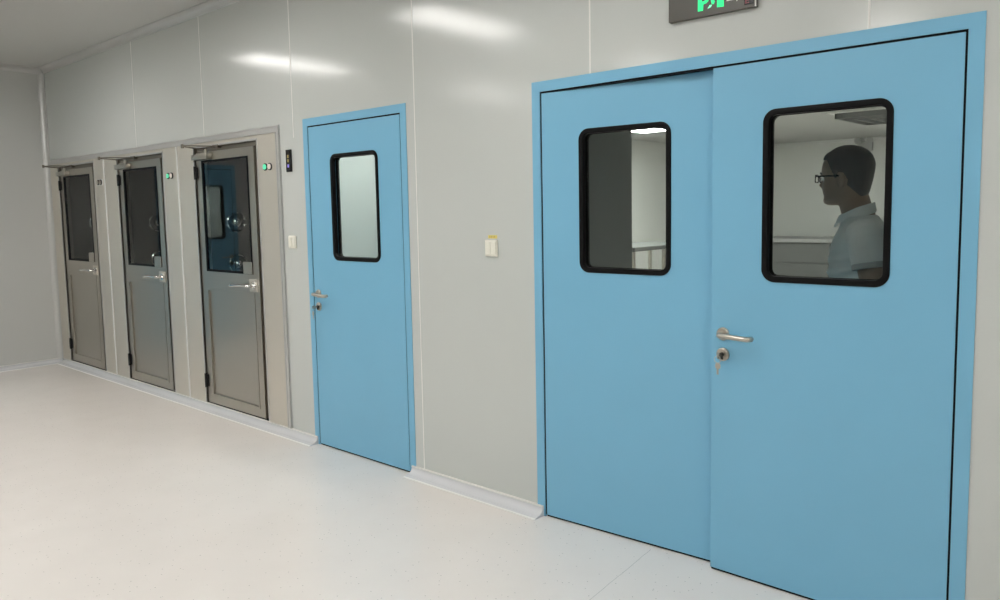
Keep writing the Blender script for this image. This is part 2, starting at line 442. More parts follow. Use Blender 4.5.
    obj('chamber', bm, M['chamber'], t)
    for z in (1.465, 1.12):
        bm = bm_new(); y = .37
        cyl(bm, (c0,y,z), (c0+.006,y,z), .085, 28)
        pts = [(c0+.010, y+.078*math.cos(2*PI*k/28), z+.078*math.sin(2*PI*k/28)) for k in range(28)]
        for k in range(28): tube(bm, [pts[k], pts[(k+1)%28]], .0065, 6)
        tube(bm, [(c0+.004,y,z),(c0+.018,y,z),(c0+.030,y,z)], [.042,.034,.020], 24)
        bmesh.ops.create_uvsphere(bm, u_segments=16, v_segments=10, radius=.020, matrix=Matrix.Translation((c0+.030,y,z)))
        obj('air_nozzle', bm, M['chrome'], t, smooth=30)
    return t
air_shower(-8.875, -7.484, -8.631, -7.731, 1, .20, False)
air_shower(-7.484, -6.045, -7.200, -6.310, 2, .13, True)
air_shower(-6.045, -4.622, -5.775, -4.873, 3, .23, True)

# ------------------------------------------------------------------ blue doors
def door_frame(t, w, h, name='door_frame'):
    bm = bm_new()
    for (x0, x1, z0, z1) in ((0, FW, 0, h), (w-FW, w, 0, h), (FW, w-FW, h-FW, h)):
        box(bm, x0, x1, -.004, .075, z0, z1)
    # the stop the leaf closes on
    for (x0, x1, z0, z1) in ((FW, FW+.018, 0, h-FW), (w-FW-.018, w-FW, 0, h-FW), (FW+.018, w-FW-.018, h-FW-.018, h-FW)):
        box(bm, x0, x1, .056, .075, z0, z1)
    o = obj(name, bm, M['blue'], t)
    bm = bm_new(); g = .008
    for (x0, x1, z0, z1) in ((FW, FW+g, 0.01, h-FW), (w-FW-g, w-FW, 0.01, h-FW), (FW, w-FW, h-FW-g, h-FW)):
        box(bm, x0, x1, .0015, .030, z0, z1)
    obj('dark_gap_gasket', bm, M['gasket'], o)  # gasket strip set nearly flush so the leaf gap shows as dark shade
    return o

def leaf_parts(t, lw, lh, gap_b, hinge_left, handle_x, wdx=0.):
    """leaf from x=0..lw, front face at y=0; returns the leaf mesh"""
    wx, wz, ww, wh = lw/2+wdx, 1.5585, .463, .660
    T = .045
    bm = bm_new()
    plate_with_hole(bm, [(0,gap_b),(lw,gap_b),(lw,lh),(0,lh)], rr(ww-.03, wh-.03, .038, 8, wx, wz), 0, T)
    leaf = obj('door_leaf', bm, M['blue'], t)
    for y0, y1 in ((-.005, .016), (T-.016, T+.005)):
        bm = bm_new(); ring_solid(bm, rr(ww, wh, .05, 8, wx, wz), rr(ww-.046, wh-.046, .028, 8, wx, wz), y0, y1)
        bevel_front(bm, y0, .002)
        obj('window_frame', bm, M['black_frame'], leaf, smooth=35)
    bm = bm_new(); prism(bm, rr(ww-.032, wh-.032, .037, 8, wx, wz), .0185, .0265)
    obj('glass_pane', bm, M['glass'], leaf)
    bm = bm_new(); ring_solid(bm, rr(ww-.030, wh-.030, .038, 8, wx, wz), rr(ww-.052, wh-.052, .026, 8, wx, wz), .0165, .0182)
    obj('spacer_bar', bm, M['black_frame'], leaf)
    obj('bottom_gap_shade', bbox(.003, lw-.003, .002, T-.004, .002, gap_b+.0005, .0005), M['gasket'], leaf)  # black strip added for the shaded gap under the leaf
    if handle_x is not None:
        hx, hz = handle_x; sg = 1 if hx < lw/2 else -1
        for ys in (-1, 1):
            y0 = 0 if ys < 0 else T
            Yv = lambda d: y0+ys*d
            bm = bm_new(); tube(bm, [(hx,Yv(-.001),hz),(hx,Yv(.007),hz),(hx,Yv(.010),hz)], [.0265,.0265,.023], 28)
            obj('handle_rosette', bm, M['nickel'], leaf, smooth=35)
            bm = bm_new(); tube(bm, spine([(hx,Yv(.006),hz),(hx,Yv(.038),hz),(hx+.012*sg,Yv(.054),hz),(hx+.05*sg,Yv(.058),hz-.001),(hx+.108*sg,Yv(.057),hz-.004),(hx+.130*sg,Yv(.050),hz-.005),(hx+.134*sg,Yv(.030),hz-.005)], 6), [.0095]*7+[.0105]*28+[.008]*2, 14)
            obj('lever_handle', bm, M['nickel'], leaf, smooth=40)
            bm = bm_new(); tube(bm, [(hx,Yv(-.001),hz-.084),(hx,Yv(.007),hz-.084),(hx,Yv(.011),hz-.084)], [.027,.027,.022], 28)
            k = obj('lock_rosette', bm, M['nickel'], leaf, smooth=35)
            bm = bm_new(); cyl(bm, (hx,Yv(.009),hz-.084), (hx,Yv(.017),hz-.084), .0095, 18); box(bm, hx-.005, hx+.005, min(Yv(.009),Yv(.016)), max(Yv(.009),Yv(.016)), hz-.103, hz-.084)
            if ys < 0: obj('lock_cylinder', bm, M['black_hinge'], leaf, smooth=35)
            else: bm.free()
    return leaf

def bevel_front(bm, y, w):
    es = [e for e in bm.edges if all(abs(v.co.y-y) < 1e-6 for v in e.verts)]
    keep = []
    for e in es:
        if len(e.link_faces) == 2:
            n = [abs(f.normal.y) for f in e.link_faces]
            if max(n) > .9 and min(n) < .1: keep.append(e)
    if keep: bmesh.ops.bevel(bm, geom=keep, offset=w, segments=2, affect='EDGES', profile=.5)

def key_in_lock(x, y, z, label, rz=0):
    t = thing('door_key', label, 'key', (x, y, z), rz, 'keys left in the blue door locks')
    bm = bm_new(); box(bm, -.0012, .0012, -.022, .012, -.004, .004); bevelled(bm, .0005, 1)
    obj('key_blade', bm, M['nickel'], t)
    bm = bm_new(); prism(bm, rr(.024, .022, .008, 4), -.001, .001)
    bmesh.ops.rotate(bm, verts=bm.verts[:], cent=(0,0,0), matrix=Matrix.Rotation(PI/2, 3, 'Z')); bmesh.ops.translate(bm, verts=bm.verts[:], vec=(0,-.032,0))
    obj('key_bow', bm, M['nickel'], t)
    bm = bm_new(); R = .014
    pts = [(R*math.sin(2*PI*k/20), -.038, -.014+R*math.cos(2*PI*k/20)) for k in range(20)]
    for i in range(20): tube(bm, [pts[i], pts[(i+1)%20]], .0011, 6)
    obj('key_ring', bm, M['nickel'], t)
    bm = bm_new(); prism(bm, rr(.022, .024, .008, 4, .002, -.040), -.040, -.038); box(bm, -.003, .005, -.040, -.038, -.075, -.050)
    obj('spare_key', bm, M['nickel'], t)
    return t

def blue_single(loc, rz, label, name, wdx=0.):
    w, h = D1[1]-D1[0], D1[2]
    t = thing(name, label, 'door', loc, rz, None, 'structure')
    door_frame(t, w, h)
    leaf = leaf_parts(t, w-2*FW-.016, h-FW-.009, .010, False, (.047, 1.008), wdx)
    leaf.location += Vector((FW+.008, -.002, 0))
    return t
blue_single((D1[0], 0, 0), 0, 'narrow single blue door with one black framed window', 'door_1', .012)
key_in_lock(D1[0]+FW+.008+.047, -.014, .924, 'small metal key in the lock of the narrow blue door')
blue_single((XL, LDY0, 0), PI/2, 'blue door in the left end wall, seen only mirrored in glass', 'door_3', -.105)
bm = bm_new(); box(bm, -10.4, -10.35, -3.2, -.2, 0, 2.7); box(bm, -10.4, XL-.05, -3.25, -3.2, 0, 2.7); box(bm, -10.4, XL-.05, -.2, -.15, 0, 2.7); box(bm, -10.4, XL-.05, -3.25, -.15, 2.7, 2.75)  # room added unseen so the mirrored door window looks lit
struct('wall_left_room', bm, M['wall'], 'added unseen room walls behind the blue door of the left end wall', 'wall')

t = thing('door_2', 'wide double blue door, its left leaf slightly ajar', 'door', (D2[0], 0, 0), 0, None, 'structure')
w, h = D2[1]-D2[0], D2[2]
door_frame(t, w, h)
lw = (w-2*FW)/2-.009
lh = h-FW-.009
right = leaf_parts(t, lw, lh, .010, False, (.051, 1.008))
right.location += Vector((w/2+.001, -.002, 0))
left = leaf_parts(t, lw, lh, .010, True, None)
ang = math.radians(3.3)
c = left.location.copy()
left.location = Matrix.Rotation(ang, 3, 'Z') @ c + Vector((FW+.008, .000, 0))
left.rotation_euler = (0, 0, ang)
key_in_lock(D2[0]+w/2+.001+.051, -.014, .924, 'small metal key in the lock of the wide blue double door')

# ------------------------------------------------------------------ small things on the wall
def wall_switch(x, z, label, sticker):
    t = thing('wall_switch', label, 'switch', (x, 0, z), 0, 'cream switches on the long wall')
    bm = bbox(-.043, .043, -.012, .0, -.043, .043, .006, 3); obj('switch_plate', bm, M['plastic'], t, smooth=40)
    for s in (-1, 1):
        bm = bbox(s*.019-.017, s*.019+.017, -.0165, -.010, -.032, .032, .002, 2); obj('rocker', bm, M['plastic'], t)
    if sticker:
        st = obj('name_sticker', bbox(-.026, .036, -.0009, .0, .049, .066, .0003, 1), M['yellow'], t, label='small yellow sticker')
        bm = bm_new()
        for k in range(4):
            x0 = -.018+k*.011
            box(bm, x0, x0+.008, -.0012, -.0008, .061, .0625); box(bm, x0+.001, x0+.007, -.0012, -.0008, .0575, .0588); box(bm, x0, x0+.008, -.0012, -.0008, .0535, .0548)
        obj('sticker_print', bm, M['ink'], st)
wall_switch(-2.682, 1.332, 'cream square wall switch under a small yellow sticker', True)
wall_switch(-4.478, 1.338, 'cream square wall switch left of the narrow blue door', False)

t = thing('status_panel', 'slim black status strip with tiny lights above the left switch', 'panel', (-4.478, 0, 1.873))
obj('panel_case', bbox(-.028, .028, -.014, 0, -.073, .073, .003), M['black_gloss'], t)
for z, k in ((.028,'led_yellow'),(.0,'led_yellow'),(-.034,'led_blue')):
    bm = bm_new(); box(bm, -.009, .009, -.0155, -.0135, z-.010, z+.010); bevelled(bm, .002, 1)
    obj('status_light', bm, M[k], t)

# exit sign, lower part in view
t = thing('exit_sign', 'dark exit sign with green running figure above the double door', 'sign', (-1.469, 0, 2.276))
bm = bm_new(); box(bm, -.186, .186, -.020, 0, 0, .165); bevelled(bm, .002, 1)
obj('sign_case', bm, M['sign'], t)
bm = bm_new(); box(bm, -.185, .181, -.0235, -.019, .001, .164)
fc = obj('sign_face', bm, M['sign'], t)
bm = bm_new(); box(bm, .1815, .1855, -.0235, -.0195, .001, .164); obj('edge_strip', bm, M['sealant'], t)
SH = -.008
yf, yb = -.0245, -.0230
def poly(name, pts, m, dy=0.):
    bm = bm_new(); prism(bm, [(x+SH, z) for x, z in pts], yf+dy, yb); return obj(name, bm, M[m], fc)
# door post, door edge and lintel of the pictogram
bm = bm_new()
prism(bm, [(-.046,.022),(-.024,.022),(-.022,.052),(-.030,.062),(-.026,.070),(-.024,.135),(-.046,.135)], yf, yb)
prism(bm, [(.036,.024),(.064,.022),(.064,.135),(.036,.135)], yf, yb)
prism(bm, [(-.046,.122),(.064,.122),(.064,.135),(-.046,.135)], yf-.0002, yb)
bmesh.ops.translate(bm, verts=bm.verts[:], vec=(SH,0,0)); obj('pictogram_door', bm, M['sign_green'], fc)
bm = bm_new()
prism(bm, [(-.026,.045),(-.010,.048),(.000,.056),(.002,.078),(-.010,.078),(-.012,.062),(-.024,.056)], yf-.0004, yb)     # bent leg
prism(bm, [(.006,.078),(.016,.078),(.026,.048),(.022,.039),(.014,.040),(.010,.056)], yf-.0004, yb)                        # straight leg
prism(bm, [(-.010,.078),(.018,.078),(.016,.104),(-.008,.104)], yf-.0004, yb)                                            # trunk
prism(bm, [(-.024,.092),(-.006,.104),(-.006,.097),(-.020,.084)], yf-.0004, yb); prism(bm, [(.016,.104),(.032,.092),(.028,.086),(.014,.096)], yf-.0004, yb)
prism(bm, [(.004+.010*math.cos(k*PI/6), .114+.010*math.sin(k*PI/6)) for k in range(12)], yf-.0004, yb)                    # head
bmesh.ops.translate(bm, verts=bm.verts[:], vec=(SH,0,0)); obj('pictogram_figure', bm, M['sign_green'], fc)
poly('pictogram_foot', [(-.004,.026),(.010,.030),(.014,.038),(.006,.039),(.001,.033)], 'sign_pale')
poly('arrow', [(.076,.040),(.116,.040),(.116,.032),(.136,.047),(.116,.062),(.116,.054),(.076,.054)], 'sign_white')
obj('test_panel', bbox(.140, .178, -.026, -.0235, .012, .040, .001), M['black_gloss'], fc)
bm = bm_new(); box(bm, .144, .150, -.0275, -.0255, .016, .036); box(bm, .150, .160, -.0275, -.0255, .016, .020); box(bm, .150, .158, -.0275, -.0255, .025, .028)
obj('status_light', bm, M['led_red'], fc)

# ------------------------------------------------------------------ ceiling lights of the hall
def ceiling_light(x, y, z, wx, wy, m, label, group, dp=.018):
    t = thing('ceiling_light', label, 'ceiling light', (x, y, z), 0, group)
    bm = bm_new(); ring_solid(bm, [(-wx/2-.02,-wy/2-.02),(wx/2+.02,-wy/2-.02),(wx/2+.02,wy/2+.02),(-wx/2-.02,wy/2+.02)], [(-wx/2,-wy/2),(wx/2,-wy/2),(wx/2,wy/2),(-wx/2,wy/2)], -dp, 0)
    bmesh.ops.rotate(bm, verts=bm.verts[:], cent=(0,0,0), matrix=Matrix(((1,0,0),(0,0,-1),(0,1,0))))
    obj('lamp_frame', bm, M['lamp_frame'], t)
    bm = bm_new(); box(bm, -wx/2, wx/2, -wy/2, wy/2, -.010, -.002)
    obj('diffuser', bm, m, t)
HL = 'flush lamps in the hall ceiling'
ceiling_light(-9.7, -1.7, 2.7, .3, 1.0, M['lamp_back'], 'added unseen lamp in the room behind the left end wall', 'flush lamps behind the doors')  # lamp added out of view to brighten the mirrored door window
for i, x in enumerate((-6.83, -4.46, -2.09, .28)):
    for y, row in ((-1.68, 'the row near the doors'), (-4.6, 'the far row')):
        ceiling_light(x, y, CZ, .48, 1.24, M['lamp'], 'deep skirted ceiling lamp in %s, %s from the end wall' % (row, ('first','second','third','fourth')[i]), HL, .045)  # frame skirt deepened to shade the upper wall

# ------------------------------------------------------------------ rooms behind the doors
BZ = 2.7
bm = bm_new(); box(bm, -7.5, -7.45, 1.25, 12.2, 0, BZ); struct('wall_side', bm, M['back_wall'], 'light grey side wall of the room behind, seen through the left leaf window', 'wall')
bm = bm_new(); box(bm, -7.5, 3.05, 12.2, 12.25, 0, BZ); struct('wall_far', bm, M['back_wall'], 'light grey far wall behind the standing man', 'wall')
bm = bm_new(); box(bm, 3.0, 3.05, WT, 12.2, 0, BZ); struct('wall_back_room_right', bm, M['back_wall'], 'right hand wall of the room behind the double door', 'wall')
bm = bm_new(); box(bm, -7.5, -4.6, 1.23, 1.25, 0, BZ); box(bm, -4.60, -4.55, WT, 1.25, 0, BZ); box(bm, -4.55, -2.54, .95, 1.0, 0, BZ)  # last box: cross wall added to keep lobby lamp light off the partition side
struct('wall_lobby', bm, M['wall'], 'pale panel walls seen through the narrow blue door window, plus an added unseen cross wall', 'wall')
bm = bm_new(); box(bm, -2.54, -2.48, WT, 1.0, 0, BZ); struct('wall_partition', bm, M['partition'], 'dark grey partition end seen through the left leaf window', 'wall')
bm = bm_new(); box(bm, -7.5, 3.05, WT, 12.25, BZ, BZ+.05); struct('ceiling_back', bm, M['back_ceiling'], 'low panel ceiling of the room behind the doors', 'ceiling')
bm = bm_new(); box(bm, -7.45, 3.0, 12.15, 12.2, BZ-.05, BZ); struct('trim_5', bm, M['alu'], 'aluminium strip along the top of the far wall', 'trim')
ceiling_light(-3.5, .55, BZ, 1.2, .3, M['lamp_lobby'], 'flush lamp in the lobby behind the narrow blue door', 'flush lamps behind the doors')
for x, y, n in ((-6.35, 7.22, 'at the side wall, seen through the left leaf window'), (-1.2, 9.6, 'added unseen at the far right of the back room'), (-3.4, 4.6, 'added unseen in the middle of the back room')):
    ceiling_light(x, y, BZ, .5, 1.2, M['lamp_back'], 'flush white lamp %s' % n, 'flush lamps behind the doors')  # second and third lamps added out of view to brighten the back room
# supply air diffuser, hanging a little below the ceiling
t = thing('air_diffuser', 'square ceiling air diffuser above and behind the man', 'diffuser', (-2.95, 8.2, BZ-.001))
bm = bm_new(); 
for s in (.62, .46, .30): 
    q = .03
    for (x0,x1,y0,y1) in ((-s,s,-s,-s+q),(-s,s,s-q,s),(-s,-s+q,-s,s),(s-q,s,-s,s)): box(bm, x0, x1, y0, y1, -.09, 0)
obj('louvre', bm, M['bench_grey'], t)
bm = bm_new(); box(bm, -.7, .7, -.7, .7, -.02, 0); obj('flange', bm, M['ceiling'], t)

t = thing('emergency_light', 'small twin headed emergency light on the far wall behind the head', 'emergency light', (-4.58, 12.2, 2.56))
obj('battery_case', bbox(-.13, .13, -.06, 0, -.10, .05, .006), M['bench'], t)
for s in (-1, 1):
    bm = bm_new(); tube(bm, [(s*.09,-.05,.07),(s*.10,-.09,.09),(s*.105,-.13,.085)], [.03,.055,.06], 16); obj('lamp_head', bm, M['back_ceiling'], t, smooth=40)

# long bench along the far wall
t = thing('workbench', 'long pale workbench along the far wall beside the man', 'bench', (-3.6, 11.55, 0))
obj('bench_top', bbox(-2.6, 4.2, -.5, .55, .83, .90, .006), M['bench'], t)
bm = bm_new(); box(bm, -2.55, 4.15, -.42, .5, .12, .83)
bd = obj('bench_body', bm, M['bench_grey'], t)
for k in range(5):
    bm = bbox(-2.53+k*1.335, -2.53+k*1.335+1.31, -.445, -.42, .47, .81, .004); d = obj('drawer', bm, M['bench_grey'], bd)
bm = bm_new(); box(bm, -2.55, 4.15, -.44, -.40, .22, .44); obj('lower_front', bm, M['bench_grey'], t)
bm = bm_new(); box(bm, -2.5, 4.1, -.40, .5, .0, .12); obj('plinth', bm, M['bench'], t)
# table by the side wall
t = thing('work_table', 'grey topped table with slim legs behind the left leaf window', 'table', (-6.38, 7.45, 0))
obj('table_top', bbox(-.42, .45, -.92, .92, .915, .95, .004), M['bench_grey'], t)
bm = bm_new(); box(bm, -.38, .41, -.88, .88, .885, .915); obj('apron', bm, M['bench_grey'], t)
for sx in (-.36, .38):
    for sy in (-.84, 0., .84):
        obj('leg', bbox(sx-.022, sx+.022, sy-.022, sy+.022, 0, .885, .003), M['steel'], t)

# ------------------------------------------------------------------ the man behind the right leaf window
M['skin'] = mat('skin', (.28,.18,.125), .5); M['hair'] = mat('black_hair', (.012,.011,.011), .55, bump=((90,90,25), .3))
M['shirt'] = mat('pale_grey_knit', (.72,.73,.71), .85, bump=(420, .05)); M['shirt_trim'] = mat('knit_trim', (.36,.37,.37), .85)
M['trousers'] = mat('dark_cloth', (.035,.037,.045), .8); M['shoe'] = mat('black_leather', (.015,.014,.014), .35)
M['eye'] = mat('eye_white', (.65,.63,.6), .2); M['iris'] = mat('dark_iris', (.02,.012,.008), .15); M['lip'] = mat('lip', (.36,.17,.14), .5)
M['glasses'] = mat('black_glasses_rim', (.008,.008,.008), .25)

def fuse(bm, voxel, smooth_iter=2):
    """fuse overlapping closed shapes into one continuous surface"""
    me = bpy.data.meshes.new('tmp'); bmesh.ops.recalc_face_normals(bm, faces=bm.faces[:]); bm.to_mesh(me); bm.free()
    o = bpy.data.objects.new('tmp', me); COL.objects.link(o)
    m = o.modifiers.new('r', 'REMESH'); m.mode = 'VOXEL'; m.voxel_size = voxel; m.adaptivity = 0
    s = o.modifiers.new('s', 'SMOOTH'); s.factor = .5; s.iterations = smooth_iter
    dg = bpy.context.evaluated_depsgraph_get(); dg.update()
    r = bpy.data.meshes.new_from_object(o.evaluated_get(dg))
    out = bm_new(); out.from_mesh(r)
    bpy.data.objects.remove(o); bpy.data.meshes.remove(me); bpy.data.meshes.remove(r)
    return out

def lerp_table(T, z):
    for a, b in zip(T, T[1:]):
        if a[0] <= z <= b[0]:
            t = (z-a[0])/(b[0]-a[0]); t2 = t
            return [a[i]+(b[i]-a[i])*t2 for i in range(1, len(a))]
    return list(T[0][1:]) if z < T[0][0] else list(T[-1][1:])

HEAD = [  # height above chin, front, back, half width (head axis at x=0)
 (.000,.066,-.030,.020),(.008,.079,-.050,.038),(.022,.084,-.070,.050),(.040,.082,-.080,.058),(.058,.086,-.086,.064),(.075,.088,-.090,.069),
 (.092,.086,-.094,.072),(.110,.085,-.098,.0745),(.125,.090,-.100,.076),(.145,.092,-.104,.077),(.165,.090,-.105,.077),(.185,.084,-.101,.074),
 (.203,.071,-.092,.066),(.218,.052,-.075,.054),(.230,.028,-.050,.036),(.238,.002,-.022,.014)]
def g(x, s): return math.exp(-(x/s)**2)
def head_point(a, z, off=0.):
    f, b, w = lerp_table(HEAD, z)
    ca, sa = math.cos(a), math.sin(a); p = .86
    cx = (f+b)/2; rx = (f-b)/2
    x = cx + (rx+off)*math.copysign(abs(ca)**p, ca); y = (w+off)*math.copysign(abs(sa)**p, sa)
    if ca > 0 and off == 0.:
        n = g(y, .010)
        x += .021*n*g(z-.083, .012) + .011*n*g(z-.098, .013) + .005*g(y,.008)*g(z-.112,.012)      # nose
        x += .006*g(y,.020)*g(z-.060,.006) + .005*g(y,.018)*g(z-.050,.006) - .004*g(y,.02)*g(z-.0555,.0025)   # lips
        x += .006*g(y,.018)*g(z-.016,.012)                                                          # chin
        x -= .007*(g(y-.032,.014)+g(y+.032,.014))*g(z-.112,.010)                                     # eye sockets
        x += .004*(g(y-.030,.02)+g(y+.030,.02))*g(z-.130,.008)                                       # brow
    return Vector((x, y, z))
def head_mesh(bm, z0, n=72, nz=90):
    rings = []
    for i in range(nz):
        z = .2379*i/(nz-1)
        rings.append([bm.verts.new(head_point(2*PI*k/n, z)+Vector((0,0,z0))) for k in range(n)])
    for A, B in zip(rings, rings[1:]):
        for k in range(n): bm.faces.new((A[k], A[(k+1)%n], B[(k+1)%n], B[k]))
    bm.faces.new(rings[0][::-1]); bm.faces.new(rings[-1])

def loft(bm, T, n=40, p=.9, disp=None):
    """T rows: z, centre x, half depth, half width"""
    T2 = []
    for i in range(len(T)-1):
        for k in range(6):
            t = k/6
            P = [T[max(i-1,0)], T[i], T[i+1], T[min(i+2,len(T)-1)]]
            T2.append([.5*((2*P[1][j])+(P[2][j]-P[0][j])*t+(2*P[0][j]-5*P[1][j]+4*P[2][j]-P[3][j])*t*t+(P[3][j]-P[0][j]-3*P[2][j]+3*P[1][j])*t**3) for j in range(4)])
    T2.append(list(T[-1])); rings = []
    for z, cx, d, w in T2:
        ring = []
        for k in range(n):
            a = 2*PI*k/n; ca, sa = math.cos(a), math.sin(a)
            e = disp(a, z) if disp else 0.
            ring.append(bm.verts.new((cx+(d+e)*math.copysign(abs(ca)**p, ca), (w+e)*math.copysign(abs(sa)**p, sa), z)))
        rings.append(ring)
    for A, B in zip(rings, rings[1:]):
        for k in range(n): bm.faces.new((A[k], A[(k+1)%n], B[(k+1)%n], B[k]))
    bm.faces.new(rings[0][::-1]); bm.faces.new(rings[-1])

CH = 1.519
TORSO = [(.84,-.045,.098,.155),(.94,-.045,.100,.158),(1.04,-.045,.098,.150),(1.14,-.048,.103,.152),(1.24,-.052,.110,.165),(1.32,-.056,.112,.176),(1.375,-.062,.104,.178),(1.415,-.064,.088,.155),(1.448,-.060,.072,.110),(1.478,-.048,.062,.070)]

def arm(bm, s, grow=0., upto=None):
    sh, el, wr = Vector((-.075, s*.170, 1.390)), Vector((-.115, s*.215, 1.105)), Vector((-.035, s*.236, .872))
    P = [Vector((-.068, s*.11, 1.400)), sh, sh.lerp(el,.2), sh.lerp(el,.42), el, el.lerp(wr,.3), el.lerp(wr,.7), wr]
    Rr = [.055,.058,.055,.050,.042,.042,.034,.026]
    if upto: P, Rr = P[:upto], Rr[:upto]
    P2 = spine(P, 5); m = len(P)-1
    R2 = [Rr[min(i//5, m)]+(Rr[min(i//5+1, m)]-Rr[min(i//5, m)])*((i%5)/5)+grow for i in range(len(P2))]
    tube(bm, P2, R2, 20, up=Vector((1,0,0)))
    return sh, el, wr

def hand(bm, s):
    """relaxed hand, back of the hand outwards, thumb forward"""
    w = Vector((-.035, s*.236, .872)); d = Vector((.18, -s*.06, -.98)).normalized(); fw = Vector((.98, 0, .18)).normalized(); inn = Vector((0,-s,0))
    palm = [w-d*.012, w+d*.015, w+d*.05, w+d*.085, w+d*.096]
    tube(bm, palm, [(.026,.019),(.030,.017),(.040,.0155),(.040,.014),(.034,.011)], 18, up=inn)
    for i, (o, L) in enumerate(((.029,.070),(.010,.079),(-.009,.073),(-.027,.057))):
        b = w+d*.086+fw*o; c = .32+.10*i
        p1 = b+d*(L*.45)+inn*.006; p2 = p1+(d*math.cos(c)+inn*math.sin(c))*(L*.32); p3 = p2+(d*math.cos(c*1.8)+inn*math.sin(c*1.8))*(L*.26)
        tube(bm, spine([b-d*.012, b, p1, p2, p3], 4), [.0088]*9+[.0080]*4+[.0074]*3+[.005], 12)
    t0 = w+d*.022+fw*.024
    tube(bm, spine([t0-fw*.012, t0+fw*.008+d*.010+inn*.004, t0+fw*.022+d*.036+inn*.010, t0+fw*.024+d*.062+inn*.014], 5), [.013]*5+[.0115]*5+[.0095]*5+[.006], 12)

LEGS = lambda s, k=0: ([(-.045, s*.085, .90), (-.045, s*.092, .80), (-.038, s*.098, .65), (-.030, s*.10, .48), (-.045, s*.10, .34), (-.062, s*.10, .18), (-.070, s*.10, .07)],
                       [.090+k,.088+k,.072+k,.056+k,.054+k,.042+k*1.6,.038+k*1.6])
px_, py_ = -1.092, .45
man = thing('person', 'person in a pale grey polo shirt and black glasses behind the right leaf window', 'person', (px_, py_, 0), PI+math.radians(18))
HT = Matrix.Translation((.006, 0, 0)) @ Matrix.Rotation(math.radians(-19), 4, 'Z')      # the head looks a little to the right
def turn(bm): bmesh.ops.transform(bm, matrix=HT, verts=bm.verts[:])
bm = bm_new()
head_mesh(bm, CH)
for s in (-1, 1): bmesh.ops.create_uvsphere(bm, u_segments=16, v_segments=12, radius=1, matrix=Matrix.Translation((-.010, s*.079, CH+.100)) @ Matrix.Rotation(s*-.30, 4, 'Z') @ Matrix.Diagonal((.018,.008,.032,1)))
turn(bm)
tube(bm, spine([(-.062,0,1.43),(-.045,0,1.48),(-.028,0,1.54),(-.018,0,1.60)], 4), [(.066,.062)]*5+[(.060,.060)]*4+[(.057,.058)]*4, 24, up=Vector((1,0,0)))
loft(bm, [(z, cx, d-.012, w_-.012) for z, cx, d, w_ in TORSO])
for s in (-1, 1):
    arm(bm, s); hand(bm, s)
    P, Rr = LEGS(s); tube(bm, P, Rr, 20, up=Vector((1,0,0)))
    tube(bm, [(-.085,s*.10,.055),(-.02,s*.105,.05),(.06,s*.112,.035),(.11,s*.115,.03)], [.036,.040,.034,.022], 16)
obj('body', fuse(bm, .0052, 2), M['skin'], man, smooth=180)
# hair
def hairline(x, y):
    if x > .055: return .186+.01*g(y,.03)
    if x > .012: return .100+(x-.012)/.043*.086
    if x > -.03: return .100+g(x+.010,.016)*.035
    return .030+max(0, (x+.080))*1.0
bm = bm_new(); n, nz = 96, 90; rings = []
zs = [.018+(.2379-.018)*i/(nz-1) for i in range(nz)]
def hv(k, z, off): return bm.verts.new(head_point(2*PI*k/n, z, off)+Vector((0,0,CH+ (off if z > .2 else 0)*min(1,(z-.2)/.03) if z > .2 else CH)))
grid = {}
for i, z in enumerate(zs):
    for k in range(n):
        p = head_point(2*PI*k/n, z, .0065); hl = hairline(p.x, p.y)
        if z >= hl:
            e = min(1., (z-hl)/.02); off = .0015+.0065*e**.5 + (.004*g(p.y,.05) if (p.x > .05 and z < .215) else 0)
            lift = .008*max(0., min(1., (z-.19)/.04))
            grid[i,k] = bm.verts.new(head_point(2*PI*k/n, z, off)+Vector((0,0,CH+lift)))
for (i,k) in list(grid):
    q = [(i,k),(i,(k+1)%n),(i+1,(k+1)%n),(i+1,k)]
    if all(t in grid for t in q): bm.faces.new([grid[t] for t in q])
top = [grid[nz-1,k] for k in range(n)]; bm.faces.new(top)
bmesh.ops.delete(bm, geom=[v for v in bm.verts if not v.link_faces], context='VERTS')
bmesh.ops.solidify(bm, geom=bm.faces[:], thickness=.010)
turn(bm); obj('hair', bm, M['hair'], man, smooth=60)
for s in (-1, 1):
    bm = bm_new(); bmesh.ops.create_uvsphere(bm, u_segments=16, v_segments=12, radius=.0115, matrix=Matrix.Translation((.0735, s*.032, CH+.112)))
    turn(bm); e = obj('eye', bm, M['eye'], man, smooth=180)
    bm = bm_new(); bmesh.ops.create_uvsphere(bm, u_segments=14, v_segments=10, radius=1, matrix=Matrix.Translation((.0835, s*.032, CH+.112)) @ Matrix.Diagonal((.002,.0052,.0052,1)))
    turn(bm); obj('iris', bm, M['iris'], e, smooth=180)
    bm = bm_new(); tube(bm, spine([(.092,s*.014,CH+.130),(.091,s*.032,CH+.135),(.078,s*.050,CH+.131)], 4), [(.002,.004)]*8+[(.001,.002)], 8)
    turn(bm); obj('eyebrow', bm, M['hair'], man)
